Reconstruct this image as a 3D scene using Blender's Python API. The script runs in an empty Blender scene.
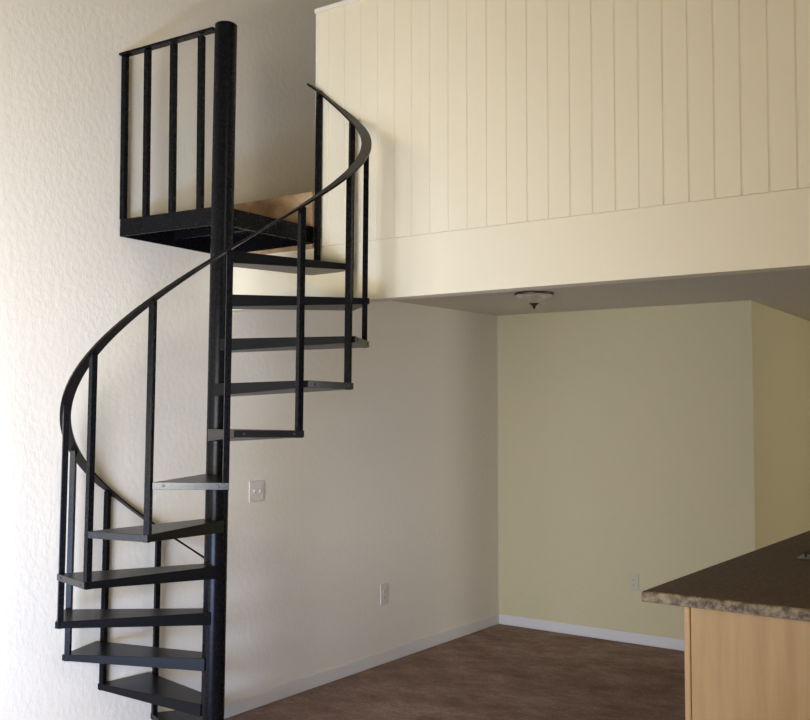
import bpy, bmesh, math
from mathutils import Vector, Matrix

C = bpy.context.scene.collection
rad = math.radians

# ------------------------------------------------------------------ materials
def new_mat(name, color=(0.8, 0.8, 0.8), rough=0.6, metal=0.0, spec=0.5):
    m = bpy.data.materials.new(name)
    m.use_nodes = True
    b = m.node_tree.nodes['Principled BSDF']
    b.inputs['Base Color'].default_value = (*color, 1)
    b.inputs['Roughness'].default_value = rough
    b.inputs['Metallic'].default_value = metal
    b.inputs['Specular IOR Level'].default_value = spec
    return m, m.node_tree, b

def noise(nt, scale, detail=3.0, rough=0.5, vec=None, stretch=None):
    tc = nt.nodes.new('ShaderNodeTexCoord')
    n = nt.nodes.new('ShaderNodeTexNoise')
    n.inputs['Scale'].default_value = scale
    n.inputs['Detail'].default_value = detail
    n.inputs['Roughness'].default_value = rough
    src = tc.outputs['Object']
    if stretch:
        mp = nt.nodes.new('ShaderNodeMapping')
        mp.inputs['Scale'].default_value = stretch
        nt.links.new(src, mp.inputs['Vector'])
        src = mp.outputs['Vector']
    nt.links.new(src, n.inputs['Vector'])
    return n

def ramp(nt, fac, stops):
    r = nt.nodes.new('ShaderNodeValToRGB')
    e = r.color_ramp.elements
    while len(e) < len(stops):
        e.new(0.5)
    for i, (p, c) in enumerate(stops):
        e[i].position = p
        e[i].color = (*c, 1)
    nt.links.new(fac, r.inputs['Fac'])
    return r

def bump(nt, b, height, strength, dist, prev=None):
    bp = nt.nodes.new('ShaderNodeBump')
    bp.inputs['Strength'].default_value = strength
    bp.inputs['Distance'].default_value = dist
    nt.links.new(height, bp.inputs['Height'])
    if prev:
        nt.links.new(prev.outputs['Normal'], bp.inputs['Normal'])
    nt.links.new(bp.outputs['Normal'], b.inputs['Normal'])
    return bp

def wall_mat(name, col, scale=16, strength=0.35, dist=0.012, stretch=None):
    m, nt, b = new_mat(name, col, 0.7, spec=0.25)
    n = noise(nt, scale, 4, 0.55, stretch=stretch)
    r = ramp(nt, n.outputs['Fac'], [(0.38, (0, 0, 0)), (0.62, (1, 1, 1))])
    bp = bump(nt, b, r.outputs['Color'], strength, dist)
    n2 = noise(nt, 220, 2)
    bump(nt, b, n2.outputs['Fac'], 0.12, 0.002, bp)
    return m

LEFT_WALL = wall_mat('cream_stucco', (0.775, 0.71, 0.60), 34, 0.14, 0.005, (1, 1, 0.75))
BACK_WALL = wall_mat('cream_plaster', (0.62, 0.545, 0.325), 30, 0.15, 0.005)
LOFT = wall_mat('cream_panel_paint', (0.80, 0.718, 0.53), 40, 0.10, 0.003)
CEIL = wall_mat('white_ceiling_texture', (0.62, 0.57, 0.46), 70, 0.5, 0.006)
WHITE, _, _ = new_mat('white_trim_paint', (0.70, 0.67, 0.62), 0.5)
CAPPAINT, _, _ = new_mat('off_white_cap_paint', (0.80, 0.74, 0.62), 0.5)
PLATE, _, _ = new_mat('ivory_plastic', (0.66, 0.60, 0.53), 0.35)
PLATE2, _, _ = new_mat('almond_plastic', (0.57, 0.515, 0.38), 0.5)
SLOT, _, _ = new_mat('dark_slot', (0.03, 0.025, 0.02), 0.6)

def black_metal(name, col, rough, spec=0.11):
    m, nt, b = new_mat(name, col, rough, spec=spec)
    n = noise(nt, 60, 3)
    r = ramp(nt, n.outputs['Fac'], [(0.3, (rough - .015,) * 3), (0.7, (rough + .025,) * 3)])
    nt.links.new(r.outputs['Color'], b.inputs['Roughness'])
    return m
BLACK = black_metal('black_enamel_metal', (0.004, 0.004, 0.005), 0.27)
TREAD = black_metal('black_tread_paint', (0.006, 0.006, 0.0065), 0.30)
RAIL = black_metal('worn_black_handrail', (0.008, 0.0065, 0.0055), 0.30)
LIP = black_metal('polished_black_nosing', (0.012, 0.012, 0.013), 0.18, 0.30)
BOLT, _, _ = new_mat('bolt_steel', (0.05, 0.05, 0.055), 0.4, 0.6)

# carpet
CARPET, nt, b = new_mat('brown_carpet', (0.2, 0.14, 0.1), 0.95, spec=0.05)
na = noise(nt, 3.0, 10, 0.82, stretch=(0.9, 1.3, 1.0))
nb = noise(nt, 60, 6, 0.9)
mx = nt.nodes.new('ShaderNodeMix'); mx.data_type = 'FLOAT'
mx.inputs[0].default_value = 0.42
nt.links.new(na.outputs['Fac'], mx.inputs[2]); nt.links.new(nb.outputs['Fac'], mx.inputs[3])
r = ramp(nt, mx.outputs[0], [(0.38, (0.15, 0.092, 0.067)), (0.50, (0.265, 0.178, 0.142)), (0.62, (0.42, 0.315, 0.27))])
nt.links.new(r.outputs['Color'], b.inputs['Base Color'])
bump(nt, b, nb.outputs['Fac'], 0.6, 0.008)

def wood(name, c1, c2, c3, scale, stretch, rough):
    m, nt, b = new_mat(name, c2, rough, spec=0.35)
    n = noise(nt, scale, 5, 0.6, stretch=stretch)
    r = ramp(nt, n.outputs['Fac'], [(0.3, c1), (0.5, c2), (0.7, c3)])
    nt.links.new(r.outputs['Color'], b.inputs['Base Color'])
    return m
MAPLE = wood('maple_veneer', (0.50, 0.315, 0.135), (0.56, 0.36, 0.16), (0.62, 0.405, 0.19), 3.0, (6, 6, 0.5), 0.45)
MAPLE2 = wood('maple_edge', (0.58, 0.36, 0.17), (0.63, 0.40, 0.19), (0.68, 0.44, 0.22), 3.0, (6, 6, 0.5), 0.4)
RAWWOOD = wood('stained_plywood', (0.22, 0.125, 0.06), (0.38, 0.24, 0.125), (0.52, 0.36, 0.21), 9.0, (1.0, 1, 1.6), 0.7)

def laminate(name, stops, rough, nscale=55):
    m, nt, b = new_mat(name, (0.1, 0.07, 0.05), rough, spec=0.4)
    n = noise(nt, nscale, 6, 0.7)
    r = ramp(nt, n.outputs['Fac'], stops)
    nt.links.new(r.outputs['Color'], b.inputs['Base Color'])
    return m
GRANITE = laminate('brown_granite_laminate', [(0.36, (0.055, 0.031, 0.020)), (0.50, (0.095, 0.055, 0.036)), (0.64, (0.145, 0.09, 0.06))], 0.6, 45)
GEDGE = laminate('speckled_laminate_edge', [(0.40, (0.085, 0.046, 0.022)), (0.49, (0.21, 0.145, 0.070)), (0.60, (0.35, 0.27, 0.14))], 0.4, 24)
STEEL, _, _ = new_mat('brushed_steel', (0.30, 0.28, 0.25), 0.35, 1.0)
IRON, _, _ = new_mat('black_cast_iron', (0.012, 0.011, 0.010), 0.55)
BRONZE, _, _ = new_mat('antique_bronze', (0.10, 0.065, 0.04), 0.4, 0.8)
ALABASTER, nt, b = new_mat('alabaster_glass', (0.55, 0.48, 0.36), 0.3)
na = noise(nt, 14, 4); r = ramp(nt, na.outputs['Fac'], [(0.35, (0.40, 0.33, 0.23)), (0.65, (0.66, 0.58, 0.44))])
nt.links.new(r.outputs['Color'], b.inputs['Base Color'])
GLASS, nt, b = new_mat('window_glass', (1, 1, 1), 0.0)
b.inputs['Transmission Weight'].default_value = 1.0
b.inputs['IOR'].default_value = 1.45

# ------------------------------------------------------------------ mesh helpers
def box(bm, x0, x1, y0, y1, z0, z1):
    v = [bm.verts.new(p) for p in ((x0, y0, z0), (x1, y0, z0), (x1, y1, z0), (x0, y1, z0),
                                   (x0, y0, z1), (x1, y0, z1), (x1, y1, z1), (x0, y1, z1))]
    for f in ((0, 3, 2, 1), (4, 5, 6, 7), (0, 1, 5, 4), (1, 2, 6, 5), (2, 3, 7, 6), (3, 0, 4, 7)):
        bm.faces.new([v[i] for i in f])

def prism(bm, poly, z0, z1):
    """vertical prism; z0 / z1 a number or one per corner"""
    n = len(poly)
    a = z0 if hasattr(z0, '__len__') else [z0] * n
    c = z1 if hasattr(z1, '__len__') else [z1] * n
    lo = [bm.verts.new((p[0], p[1], a[i])) for i, p in enumerate(poly)]
    hi = [bm.verts.new((p[0], p[1], c[i])) for i, p in enumerate(poly)]
    bm.faces.new(lo[::-1]); bm.faces.new(hi)
    for i in range(n):
        j = (i + 1) % n
        bm.faces.new((lo[i], lo[j], hi[j], hi[i]))

def plate_between(bm, p, q, t, z0p, z1p, z0q, z1q, side=1):
    """upright plate from p to q, thickness t to the left (side=1) of p->q"""
    d = Vector((q[0] - p[0], q[1] - p[1])); d.normalize()
    n = Vector((-d.y, d.x)) * t * side
    poly = [p, q, (q[0] + n.x, q[1] + n.y), (p[0] + n.x, p[1] + n.y)]
    prism(bm, poly, [z0p, z0q, z0q, z0p], [z1p, z1q, z1q, z1p])

def lathe(bm, prof, seg=48, cx=0, cy=0):
    rings = []
    for r_, z in prof:
        if r_ < 1e-6:
            rings.append([bm.verts.new((cx, cy, z))])
        else:
            rings.append([bm.verts.new((cx + r_ * math.cos(2 * math.pi * i / seg), cy + r_ * math.sin(2 * math.pi * i / seg), z)) for i in range(seg)])
    for a, c in zip(rings, rings[1:]):
        for i in range(seg):
            j = (i + 1) % seg
            if len(a) == 1 and len(c) == 1: continue
            if len(a) == 1: bm.faces.new((a[0], c[j], c[i]))
            elif len(c) == 1: bm.faces.new((a[i], a[j], c[0]))
            else: bm.faces.new((a[i], a[j], c[j], c[i]))

def obj(name, bm, mat, parent=None, bevel=0.0, smooth=False, kind=None):
    bmesh.ops.recalc_face_normals(bm, faces=bm.faces)
    me = bpy.data.meshes.new(name)
    bm.to_mesh(me); bm.free()
    if smooth:
        me.polygons.foreach_set('use_smooth', [True] * len(me.polygons))
    me.materials.append(mat)
    o = bpy.data.objects.new(name, me)
    C.objects.link(o)
    if parent: o.parent = parent
    if bevel:
        md = o.modifiers.new('bevel', 'BEVEL')
        md.width = bevel; md.segments = 2; md.limit_method = 'ANGLE'; md.angle_limit = rad(40)
    if smooth:
        md = o.modifiers.new('edges', 'EDGE_SPLIT'); md.split_angle = rad(40)
    if kind: o['kind'] = kind
    return o

def boxobj(name, dims, mat, parent=None, bevel=0.0, kind=None):
    bm = bmesh.new(); box(bm, *dims)
    return obj(name, bm, mat, parent, bevel, kind=kind)

def thing(name, label, cat, loc=(0, 0, 0), group=None):
    o = bpy.data.objects.new(name, None); C.objects.link(o)
    o.empty_display_size = 0.1
    o.location = loc; o['label'] = label; o['category'] = cat
    if group: o['group'] = group
    return o

S = 'structure'
# ------------------------------------------------------------------ the room
# origin: back left floor corner of the nook under the loft; +x right, +y deeper
H = 2.40            # ceiling under the loft
YF = -2.956         # face of the loft fascia
ZB, ZT, ZC = 2.211, 2.499, 3.712
YFRONT, XR, ZTOP = -7.35, 6.3, 4.9
YK = 3.6            # far end of the kitchen

boxobj('floor', (-0.15, XR + .15, YFRONT - .15, YK + .15, -0.12, 0), CARPET, kind=S)
boxobj('wall_left', (-0.15, 0, YFRONT - .15, 0.12, 0, ZTOP), LEFT_WALL, kind=S)

# back wall with the outside corner into the kitchen; hall face slightly out of square
bm = bmesh.new()
prism(bm, [(0, 0), (1.972, 0), (1.978, 0.006), (1.77, YK), (1.62, YK), (1.83, 0.12), (0, 0.12)], 0, H)
obj('wall_back', bm, BACK_WALL, kind=S)
boxobj('wall_kitchen', (1.6, XR + .15, YK, YK + .15, 0, H), BACK_WALL, kind=S)
bm = bmesh.new()
for d in ((YFRONT - .15, -5.9, 0, ZTOP), (-4.1, .35, 0, ZTOP), (1.95, YK, 0, ZTOP), (.35, 1.95, 0, 1.07), (.35, 1.95, 2.17, ZTOP),
          (-5.9, -4.1, 0, 2.95), (-5.9, -4.1, 4.05, ZTOP)):
    box(bm, XR, XR + .15, d[0], d[1], d[2], d[3])
obj('wall_right', bm, BACK_WALL, kind=S)
def added_side_window(name, y0, y1, z0, z1, w=.05):
    bm = bmesh.new(); ym = (y0 + y1) / 2
    for d in ((y0, y1, z0, z0 + w), (y0, y1, z1 - w, z1), (y0, y0 + w, z0 + w, z1 - w), (y1 - w, y1, z0 + w, z1 - w), (ym - w / 2, ym + w / 2, z0 + w, z1 - w)):
        box(bm, XR + .04, XR + .09, *d)
    f = obj(name, bm, WHITE, kind=S)
    bm = bmesh.new()
    for a, c in ((y0 + w, ym - w / 2), (ym + w / 2, y1 - w)):
        box(bm, XR + .062, XR + .068, a, c, z0 + w, z1 - w)
    obj('pane', bm, GLASS, f)
added_side_window('added_window_1', -5.9, -4.1, 2.95, 4.05)  # added out of view to house the fill lamp for the fascia
added_side_window('added_window_2', .35, 1.95, 1.07, 2.17)  # unseen kitchen opening, added for the fill lamp on the hall face
boxobj('wall_loft_back', (-0.15, XR, 0.0, 0.12, H + .385, ZTOP), BACK_WALL, kind=S)
boxobj('ceiling', (-0.15, XR + .15, YFRONT - .15, 0.12, ZTOP, ZTOP + .12), CEIL, kind=S)
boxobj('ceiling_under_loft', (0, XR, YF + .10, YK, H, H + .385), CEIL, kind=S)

# front wall behind the camera with a sliding glass door
DX0, DX1, DZ = 0.80, 2.90, 2.1
bm = bmesh.new()
for d in ((-.15, DX0, 0, ZTOP), (DX1, XR + .15, 0, ZTOP), (DX0, DX1, DZ, ZTOP)):
    box(bm, d[0], d[1], YFRONT - .15, YFRONT, d[2], d[3])
obj('wall_front', bm, BACK_WALL, kind=S)
def glazing(name, x0, x1, z0, z1):
    bm = bmesh.new(); y0, y1, w = YFRONT - .11, YFRONT - .05, .06
    xm = (x0 + x1) / 2
    for a in (x0, xm - w / 2, x1 - w):
        box(bm, a, a + w, y0, y1, z0 + w, z1 - w)
    box(bm, x0, x1, y0, y1, z0, z0 + w); box(bm, x0, x1, y0, y1, z1 - w, z1)
    fr = obj(name, bm, WHITE, kind=S)
    bm = bmesh.new()
    for a, c in ((x0 + w, xm - w / 2), (xm + w / 2, x1 - w)):
        box(bm, a, c, YFRONT - .083, YFRONT - .077, z0 + w, z1 - w)
    obj('pane', bm, GLASS, fr)
glazing('door_1', DX0, DX1, 0, DZ)

# loft fascia (header beam) and the grooved guard wall above it
boxobj('wall_fascia', (0, XR, YF, YF + .10, ZB, ZT), LOFT, kind=S)
XL = 0.684
PITCH, GW, GD = 0.1038, 0.011, 0.005
g0 = 1.28
while g0 - PITCH > XL + .02: g0 -= PITCH
prof = [(XL, YF)]
g = g0
while g < XR - .02:
    prof += [(g - GW / 2, YF), (g - GW / 6, YF + GD), (g + GW / 6, YF + GD), (g + GW / 2, YF)]
    g += PITCH
prof += [(XR, YF), (XR, YF + .10), (XL, YF + .10)]
bm = bmesh.new()
lo = [bm.verts.new((x, y, ZT + .0015)) for x, y in prof]; hi = [bm.verts.new((x, y, ZC)) for x, y in prof]
for i in range(len(prof)):
    j = (i + 1) % len(prof); bm.faces.new((lo[i], lo[j], hi[j], hi[i]))
bm.faces.new(hi); bm.faces.new(lo[::-1])
obj('wall_loft_guard', bm, LOFT, kind=S)
boxobj('trim_1', (XL - .012, XR, YF - .014, YF + .115, ZC, ZC + .022), CAPPAINT, bevel=.003, kind=S)
boxobj('trim_2', (XL - .010, XL + .001, YF - .003, YF + .103, ZT + .09, ZC), CAPPAINT, kind=S)

# baseboards
BH, BT = 0.078, 0.014
def baseboard(name, dims, top):
    bm = bmesh.new(); box(bm, *dims)
    return obj(name, bm, WHITE, bevel=.005, kind=S)
baseboard('baseboard_left', (0, BT, YFRONT, -BT, 0, BH), 0)
baseboard('baseboard_back', (0, 1.976, -BT, 0, 0, BH), 0)

# wooden board closing the edge of the loft floor behind the landing
o = boxobj('landing_board', (0.002, XL - .016, YF - .018, YF - .0005, ZT - .004, 2.786), RAWWOOD, bevel=.002)
o['label'] = 'brown wooden board on the loft floor edge behind the black stair landing'; o['category'] = 'board'

# ------------------------------------------------------------------ spiral staircase
PX, PY, LX, LY = 0.6717, -3.6414, -0.0036, 0.0187
RB, TH0, DTH, RISE, HR = 0.6592, -224.18, 26.2016, 0.2030, 0.9115
ZTOP_POLE, Z0, RT, OV, TSH = 3.466, -0.0361, 0.6788, -0.65, 1.607
PR = 0.0515
stair = thing('spiral_staircase', 'black metal spiral staircase with curved handrail rising along the cream wall to the loft', 'staircase', (PX, PY, 0))
ROT = Vector((0, 0, 1)).rotation_difference(Vector((LX, LY, 1)))
stair.rotation_mode = 'QUATERNION'; stair.rotation_quaternion = ROT
INV = (Matrix.Translation((PX, PY, 0)) @ ROT.to_matrix().to_4x4()).inverted()
def loc(x, y, z): return INV @ Vector((x, y, z))

bm = bmesh.new()
lathe(bm, [(0, 0.004), (PR, 0.004), (PR, ZTOP_POLE - .004), (PR - .004, ZTOP_POLE), (0, ZTOP_POLE + .001)], 48)
obj('pole', bm, BLACK, stair, smooth=True)
bm = bmesh.new()
lathe(bm, [(PR, 0.002), (.14, 0.002), (.14, .012), (PR + .01, .014), (PR, .03)], 48)
obj('base_plate', bm, BLACK, stair, smooth=True)

def rail_z(k): return k * RISE + Z0 + HR + .005 + (.030 * max(0, min(1, (k - 11) / .81)))
def rail_r(k):
    return RB - .062 * max(0.0, min(1.0, (k - 10.7) / 1.3)) ** 1.5

# treads: sheet metal wedge pans whose flanges deepen towards the pole
alpha = rad(DTH / 2 + OV)
ca, sa = RT * math.cos(alpha), RT * math.sin(alpha)
NW, DIN, DOUT, TT = 0.0545, 0.056, 0.028, 0.005
pan = [(0.020, -NW), (ca, -sa), (ca, sa), (0.020, NW)]
bm = bmesh.new()
prism(bm, pan, [-DIN, -DOUT, -DOUT, -DIN], 0)
tread0 = obj('tread', bm, TREAD, stair, bevel=.0015)
def bolt_mesh(bm, c, n, r=.005, h=.003):
    z = Vector(n).normalized(); q = Vector((0, 0, 1)).rotation_difference(z)
    b2 = bmesh.new(); lathe(b2, [(0, 0), (r, 0), (r, h * .6), (r * .6, h), (0, h)], 12)
    vmap = {v: bm.verts.new(q @ v.co + Vector(c)) for v in b2.verts}
    for f in b2.faces: bm.faces.new([vmap[v] for v in f.verts])
    b2.free()
bm = bmesh.new(); box(bm, ca, ca + .0025, -sa, sa, -DOUT + .001, -.001)
bolts = [obj('nosing', bm, LIP, tread0)]
for t_ in (-.72, .72):
    bm = bmesh.new(); bolt_mesh(bm, (ca + .0024, sa * t_, -DOUT / 2), (1, 0, 0))
    bolts.append(obj('bolt', bm, BOLT, tread0))
# baluster: square bar
bal_len = HR + .030
def bar(bm, L, a=.0125):
    box(bm, -a, a, -a, a, 0, L)
bm = bmesh.new(); bar(bm, bal_len)
bal0 = obj('baluster', bm, BLACK, stair, bevel=.0015)

def place_tread(o, k):
    o.rotation_euler = (0, 0, rad(TH0 + (k - .5) * DTH + TSH)); o.location = (0, 0, k * RISE + Z0)
for k in range(1, 13):
    if k == 1: t = tread0
    else:
        t = tread0.copy(); C.objects.link(t); t.parent = stair
        for ch in bolts:
            c = ch.copy(); C.objects.link(c); c.parent = t
    place_tread(t, k)
    bl = bal0 if k == 1 else bal0.copy()
    if k > 1: C.objects.link(bl); bl.parent = stair
    if k == 12:
        bm = bmesh.new(); bar(bm, rail_z(11.81) - 12 * RISE - Z0 + .012)
        bl.data = bpy.data.meshes.new('baluster'); bm.to_mesh(bl.data); bm.free(); bl.data.materials.append(BLACK)
    kk = 11.81 if k == 12 else k               # the last one stands clear of the guard wall
    th = rad(TH0 + kk * DTH)
    rb = rail_r(kk)
    bl.location = (rb * math.cos(th), rb * math.sin(th), k * RISE + Z0 - .030 + (.018 if k == 12 else 0))
    bl.rotation_euler = (0, 0, th)

# helical flat-bar handrail
bm = bmesh.new(); N = 150; k0, k1 = 0.05, 12.01
prev = None
for i in range(N + 1):
    k = k0 + (k1 - k0) * i / N
    th = rad(TH0 + k * DTH); z = rail_z(k); w, h = .0235, .0055
    ring = [bm.verts.new(((rail_r(k) + a) * math.cos(th), (rail_r(k) + a) * math.sin(th), z + c)) for a, c in ((-w, -h), (w, -h), (w, h), (-w, h))]
    if prev:
        for j in range(4):
            m = (j + 1) % 4; bm.faces.new((prev[j], prev[m], ring[m], ring[j]))
    else: bm.faces.new(ring[::-1])
    prev = ring
bm.faces.new(prev)
obj('handrail', bm, RAIL, stair, smooth=True)

# landing
A = loc(0.655, -3.600, 2.6); B = loc(0.010, -3.656, 2.6); D = loc(0.682, -2.978, 2.6); E_ = loc(0.010, -2.978, 2.6)
zt, zb = 2.612, 2.527
quad = [(B.x, B.y), (A.x, A.y), (D.x, D.y), (E_.x, E_.y)]
bm = bmesh.new(); prism(bm, quad, zt - .006, zt)
for i in range(4):
    plate_between(bm, quad[i], quad[(i + 1) % 4], .006, zb, zt - .006, zb, zt - .006)
plat = obj('landing', bm, BLACK, stair)
bm = bmesh.new()
m0 = ((B.x + E_.x) / 2 + .007, (B.y + E_.y) / 2); m1 = ((A.x + D.x) / 2 - .007, (A.y + D.y) / 2)
plate_between(bm, m0, m1, .006, zt - .05, zt - .006, zt - .05, zt - .006)
obj('stiffener', bm, BLACK, plat)
# landing railing
B2 = Vector((.012, -3.656)); A2 = Vector((.655, -3.600)); u = (A2 - B2).normalized()
for q in (.010, .164, .336, .513):
    p = B2 + u * q + Vector((-u.y, u.x)) * .010
    bm = bmesh.new(); n_ = Vector((-u.y, u.x)); lo_, hi_ = [], []
    for z, ring in ((zt - .001, lo_), (3.432, hi_)):
        for a, c in ((-.0145, -.0125), (.0145, -.0125), (.0145, .0125), (-.0145, .0125)):
            ring.append(bm.verts.new(loc(*(p + u * a + n_ * c), z)))
    bm.faces.new(lo_[::-1]); bm.faces.new(hi_)
    for i in range(4):
        j = (i + 1) % 4; bm.faces.new((lo_[i], lo_[j], hi_[j], hi_[i]))
    obj('baluster', bm, BLACK, stair, bevel=.0015)
bm = bmesh.new(); rings = []
for q, z in ((-.010, 3.430), ((A2 - B2).length - .045, 3.443)):
    p = B2 + u * q + n_ * .008
    rings.append([bm.verts.new(loc(*(p + n_ * a), z + c)) for a, c in ((-.023, 0), (.023, 0), (.023, .011), (-.023, .011))])
bm.faces.new(rings[0][::-1]); bm.faces.new(rings[1])
for i in range(4):
    j = (i + 1) % 4; bm.faces.new((rings[0][i], rings[0][j], rings[1][j], rings[1][i]))
obj('landing_rail', bm, BLACK, stair, bevel=.0015)

# ------------------------------------------------------------------ wall plates
def on_left(y, z): return Matrix.Translation((0, y, z)) @ Matrix.Rotation(rad(90), 4, 'Z')
def plate_thing(name, label, cat, mw, w, h, kind, PLATE=PLATE):
    t = thing(name, label, cat); t.matrix_world = mw      # local: x along wall, -y out of wall, z up
    bm = bmesh.new(); box(bm, -w / 2, w / 2, -.008, 0, -h / 2, h / 2)
    obj('cover_plate', bm, PLATE, t, bevel=.004)
    if kind == 'switch':
        for sx in (-.023, .023):
            bm = bmesh.new(); box(bm, sx - .006, sx + .006, -.0095, -.0075, -.013, .013)
            sl = obj('switch_opening', bm, PLATE, t)
            bm = bmesh.new()
            pts = [(-.008, .006), (-.020, .010), (-.021, .002), (-.008, -.008)]
            a = [bm.verts.new((sx - .0045, y, z)) for y, z in pts]; c = [bm.verts.new((sx + .0045, y, z)) for y, z in pts]
            bm.faces.new(a); bm.faces.new(c[::-1])
            for i in range(4):
                j = (i + 1) % 4; bm.faces.new((a[i], a[j], c[j], c[i]))
            obj('toggle', bm, PLATE, t)
            for sz in (-.03, .03):
                bm = bmesh.new(); bolt_mesh(bm, (sx, -.008, sz), (0, -1, 0), .0035, .0015); obj('screw', bm, PLATE, t)
    else:
        for sz in (-.0195, .0195):
            bm = bmesh.new(); prism(bm, [(.0165 * math.cos(i * math.pi / 12), .0140 * math.sin(i * math.pi / 12)) for i in range(24)], 0, .003)
            bmesh.ops.transform(bm, matrix=Matrix.Translation((0, -.0075, sz)) @ Matrix.Rotation(rad(90), 4, 'X'), verts=bm.verts)
            rc = obj('receptacle', bm, PLATE, t)
            for sx, hh in ((-.006, .0045), (.006, .0035)):
                bm = bmesh.new(); box(bm, sx - .001, sx + .001, -.0111, -.0100, sz + .002 - hh, sz + .002 + hh); obj('slot', bm, SLOT, rc)
            bm = bmesh.new(); box(bm, -.002, .002, -.0111, -.0100, sz - .0095, sz - .0055); obj('slot', bm, SLOT, rc)
        bm = bmesh.new(); bolt_mesh(bm, (0, -.008, 0), (0, -1, 0), .003, .0015); obj('screw', bm, PLATE, t)
    return t
plate_thing('light_switch', 'ivory double light switch plate on the left wall beside the stair pole', 'light switch', on_left(-2.683, 1.209), .118, .118, 'switch')
plate_thing('wall_outlet', 'ivory outlet plate low on the left wall right of the staircase', 'outlet', on_left(-1.484, .450), .080, .136, 'outlet')
plate_thing('wall_outlet', 'small outlet plate low on the back wall beside the countertop corner', 'outlet', Matrix.Translation((1.122, 0, .433)), .072, .120, 'outlet', PLATE2)

# ------------------------------------------------------------------ ceiling lamp
lamp = thing('ceiling_light', 'small bronze and alabaster ceiling light with pointed finial under the loft', 'ceiling light', (1.006, -1.249, H))
bm = bmesh.new(); lathe(bm, [(0, 0), (.118, 0), (.124, -.006), (.122, -.014), (.10, -.018), (0, -.018)]); obj('canopy', bm, BRONZE, lamp, smooth=True)
bm = bmesh.new(); lathe(bm, [(.116, -.014), (.112, -.022), (.092, -.036), (.066, -.047), (.044, -.057), (.030, -.066), (0, -.068)]); obj('glass_shade', bm, ALABASTER, lamp, smooth=True)
bm = bmesh.new(); lathe(bm, [(0, -.060), (.030, -.062), (.031, -.068), (.020, -.076), (.011, -.083), (.009, -.092), (.004, -.101), (0, -.103)]); obj('finial', bm, BRONZE, lamp, smooth=True)

# ------------------------------------------------------------------ kitchen peninsula
ZK = 0.914; CT = 0.046
CX0, CY0, CX1, CY1 = 2.334, -2.770, 3.45, -0.06
skew = 0.016
def cx(y): return CX0 + skew * (y - CY0)
ctop = thing('countertop', 'dark brown speckled laminate countertop overhanging the maple peninsula', 'countertop', (CX0, CY0, 0))
def L(x, y): return (x - CX0, y - CY0)
bm = bmesh.new()
prism(bm, [L(CX0 + .012, CY0 + .012), L(CX1, CY0 + .012), L(CX1, CY1), L(cx(CY1) + .012, CY1)], ZK - CT, ZK)
obj('top_slab', bm, GRANITE, ctop)
# laminate edge: rounded nosing along front and left sides
def nosing(name, p, q, out):
    bm = bmesh.new()
    pr = [(0, ZK), (.006, ZK - .0012), (.0105, ZK - .005), (.012, ZK - .011), (.012, ZK - CT + .002), (.010, ZK - CT), (0, ZK - CT)]
    rings = []
    for end, (ex, ey) in ((p, out[0]), (q, out[1])):
        rings.append([bm.verts.new((end[0] + ex * d, end[1] + ey * d, z)) for d, z in pr])
    n = len(pr)
    for i in range(n):
        j = (i + 1) % n; bm.faces.new((rings[0][i], rings[0][j], rings[1][j], rings[1][i]))
    bm.faces.new(rings[0]); bm.faces.new(rings[1][::-1])
    return obj(name, bm, GEDGE, ctop)
nosing('edge_band', L(CX0 + .012, CY0 + .012), L(CX1, CY0 + .012), ((-1, -1), (0, -1)))
nosing('edge_band', L(CX0 + .012, CY0 + .012), L(cx(CY1) + .012, CY1), ((-1, -1), (-1, 0)))

cab = thing('peninsula_cabinet', 'light maple base cabinet under the brown countertop', 'cabinet', (2.512, CY0 + .012, 0))
W_, D_ = 0.86, 2.66
zt_ = ZK - CT - .001
boxobj('carcass', (.008, W_, .010, D_, .095, zt_), MAPLE, cab)
boxobj('toe_kick', (.04, W_ - .07, .05, D_, 0, .095), SLOT, cab)
boxobj('end_panel', (.030, W_, 0, .010, .0, zt_), MAPLE, cab, bevel=.001)
o = boxobj('corner_strip', (0, .026, -.004, .026, 0, zt_), MAPLE2, cab, bevel=.006)
boxobj('back_panel', (0, .008, .026, D_, .0, zt_), MAPLE, cab)
for i in range(3):
    y0 = .06 + i * .85
    d = boxobj('door', (W_, W_ + .018, y0, y0 + .74, .13, zt_ - .02), MAPLE, cab, bevel=.003)
    boxobj('handle', (W_ + .018, W_ + .045, y0 + .67, y0 + .685, .62, .74), STEEL, d, bevel=.004)

# cooktop let into the counter, only its corner is in view
ck = thing('cooktop', 'steel cooktop with black grates set into the countertop at the right edge', 'cooktop', (2.628, -1.47, ZK))
boxobj('tray', (0, .56, 0, .52, .0005, .008), STEEL, ck, bevel=.003)
for gx in (.03, .30):
    bm = bmesh.new()
    for yy in (.03, .14, .25, .36, .48):
        box(bm, gx, gx + .23, yy - .006, yy + .006, .022, .034)
    for xx in (gx + .006, gx + .115, gx + .224):
        box(bm, xx - .006, xx + .006, .03, .48, .022, .034)
    for xx in (gx + .006, gx + .224):
        for yy in (.03, .48): box(bm, xx - .006, xx + .006, yy - .006, yy + .006, .008, .022)
    obj('grate', bm, IRON, ck)
for gx in (.145, .415):
    for yy in (.14, .36):
        bm = bmesh.new(); lathe(bm, [(0, .020), (.035, .020), (.04, .014), (.045, .008), (0, .008)], 32, gx, yy); obj('burner', bm, IRON, ck, smooth=True)

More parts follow.
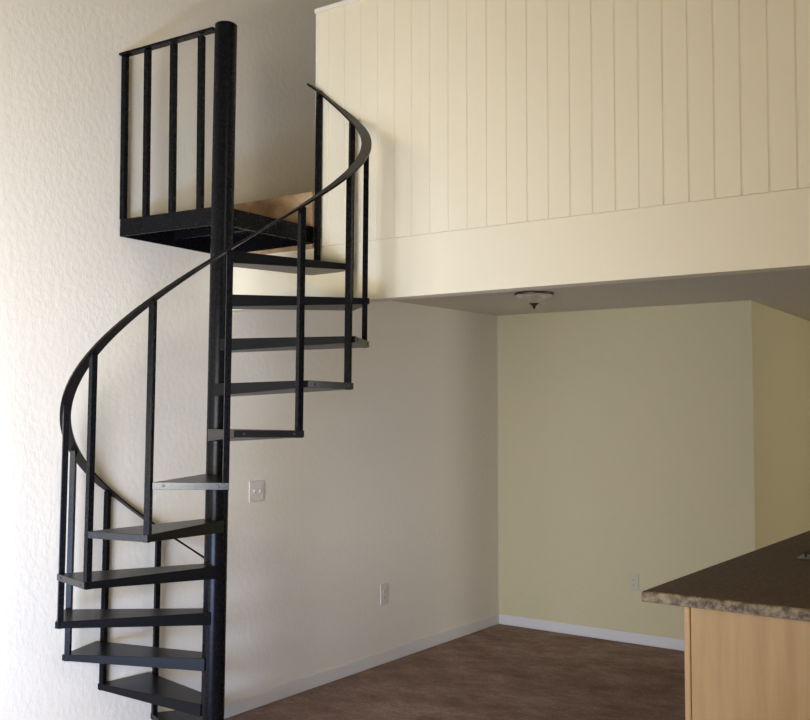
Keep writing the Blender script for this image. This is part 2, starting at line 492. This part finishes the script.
# ------------------------------------------------------------------ light
def area(name, x, y, z, sx, sz, power, color, aim, spread=180):
    l = bpy.data.lights.new(name, 'AREA'); l.shape = 'RECTANGLE'; l.size = sx; l.size_y = sz
    l.energy = power; l.color = color; l.spread = rad(spread)
    o = bpy.data.objects.new(name, l); C.objects.link(o)
    o.location = (x, y, z); o.rotation_euler = Vector(aim).to_track_quat('-Z', 'Z').to_euler()
    return o
xm = (DX0 + DX1) / 2
xm = (DX0 + DX1) / 2
# daylight through the door, lamps turned left to shape the falloff, no blinds
A_ = rad(45); AIM = (-math.sin(A_), math.cos(A_), 0)
for i in range(4):
    lx = DX0 + .28 + i * .51
    area('daylight_lower', lx, YFRONT + .20, 0.55, .52, 0.95, 22, (0.64, 0.86, 1.42), AIM, 122)
    area('daylight_upper', lx, YFRONT + .20, 1.55, .52, 1.0, 21, (1.0, 0.96, 0.85), AIM, 122)
area('fill_high', XR - .02, -5.0, 3.5, 1.7, 1.0, 32, (1.0, 0.96, 0.86), (-1, 0, -.05), 170)  # added fill, lifts the right end of fascia and guard wall
area('kitchen_fill', XR - .02, 1.15, 1.62, 1.5, 1.0, 37, (0.98, 0.985, 0.94), (-1, 0, 0), 170)  # added fill, brings the hall face up to the back wall's tone

w = bpy.data.worlds.new('sky'); bpy.context.scene.world = w; w.use_nodes = True
w.node_tree.nodes['Background'].inputs['Color'].default_value = (0.75, 0.87, 1.0, 1)
w.node_tree.nodes['Background'].inputs['Strength'].default_value = 1.5

# ------------------------------------------------------------------ camera
cd = bpy.data.cameras.new('camera'); cam = bpy.data.objects.new('camera', cd); C.objects.link(cam)
cd.sensor_fit = 'HORIZONTAL'; cd.sensor_width = 36; cd.lens = 36 * 1001.62 / 810
yaw, pitch = 0.6257, 0.0454
F = Vector((-math.sin(yaw) * math.cos(pitch), math.cos(yaw) * math.cos(pitch), math.sin(pitch)))
cam.location = (4.0224, -6.8088, 1.6933)
cam.rotation_euler = F.to_track_quat('-Z', 'Y').to_euler()
cd.clip_start = 0.05
sc = bpy.context.scene
sc.camera = cam
sc.view_settings.view_transform = 'Standard'; sc.view_settings.look = 'None'
sc.view_settings.exposure = 0.04; sc.view_settings.gamma = 1.0
sc.view_settings.use_curve_mapping = False
sc.cycles.max_bounces = 10; sc.cycles.diffuse_bounces = 8
sc.cycles.use_denoising = True
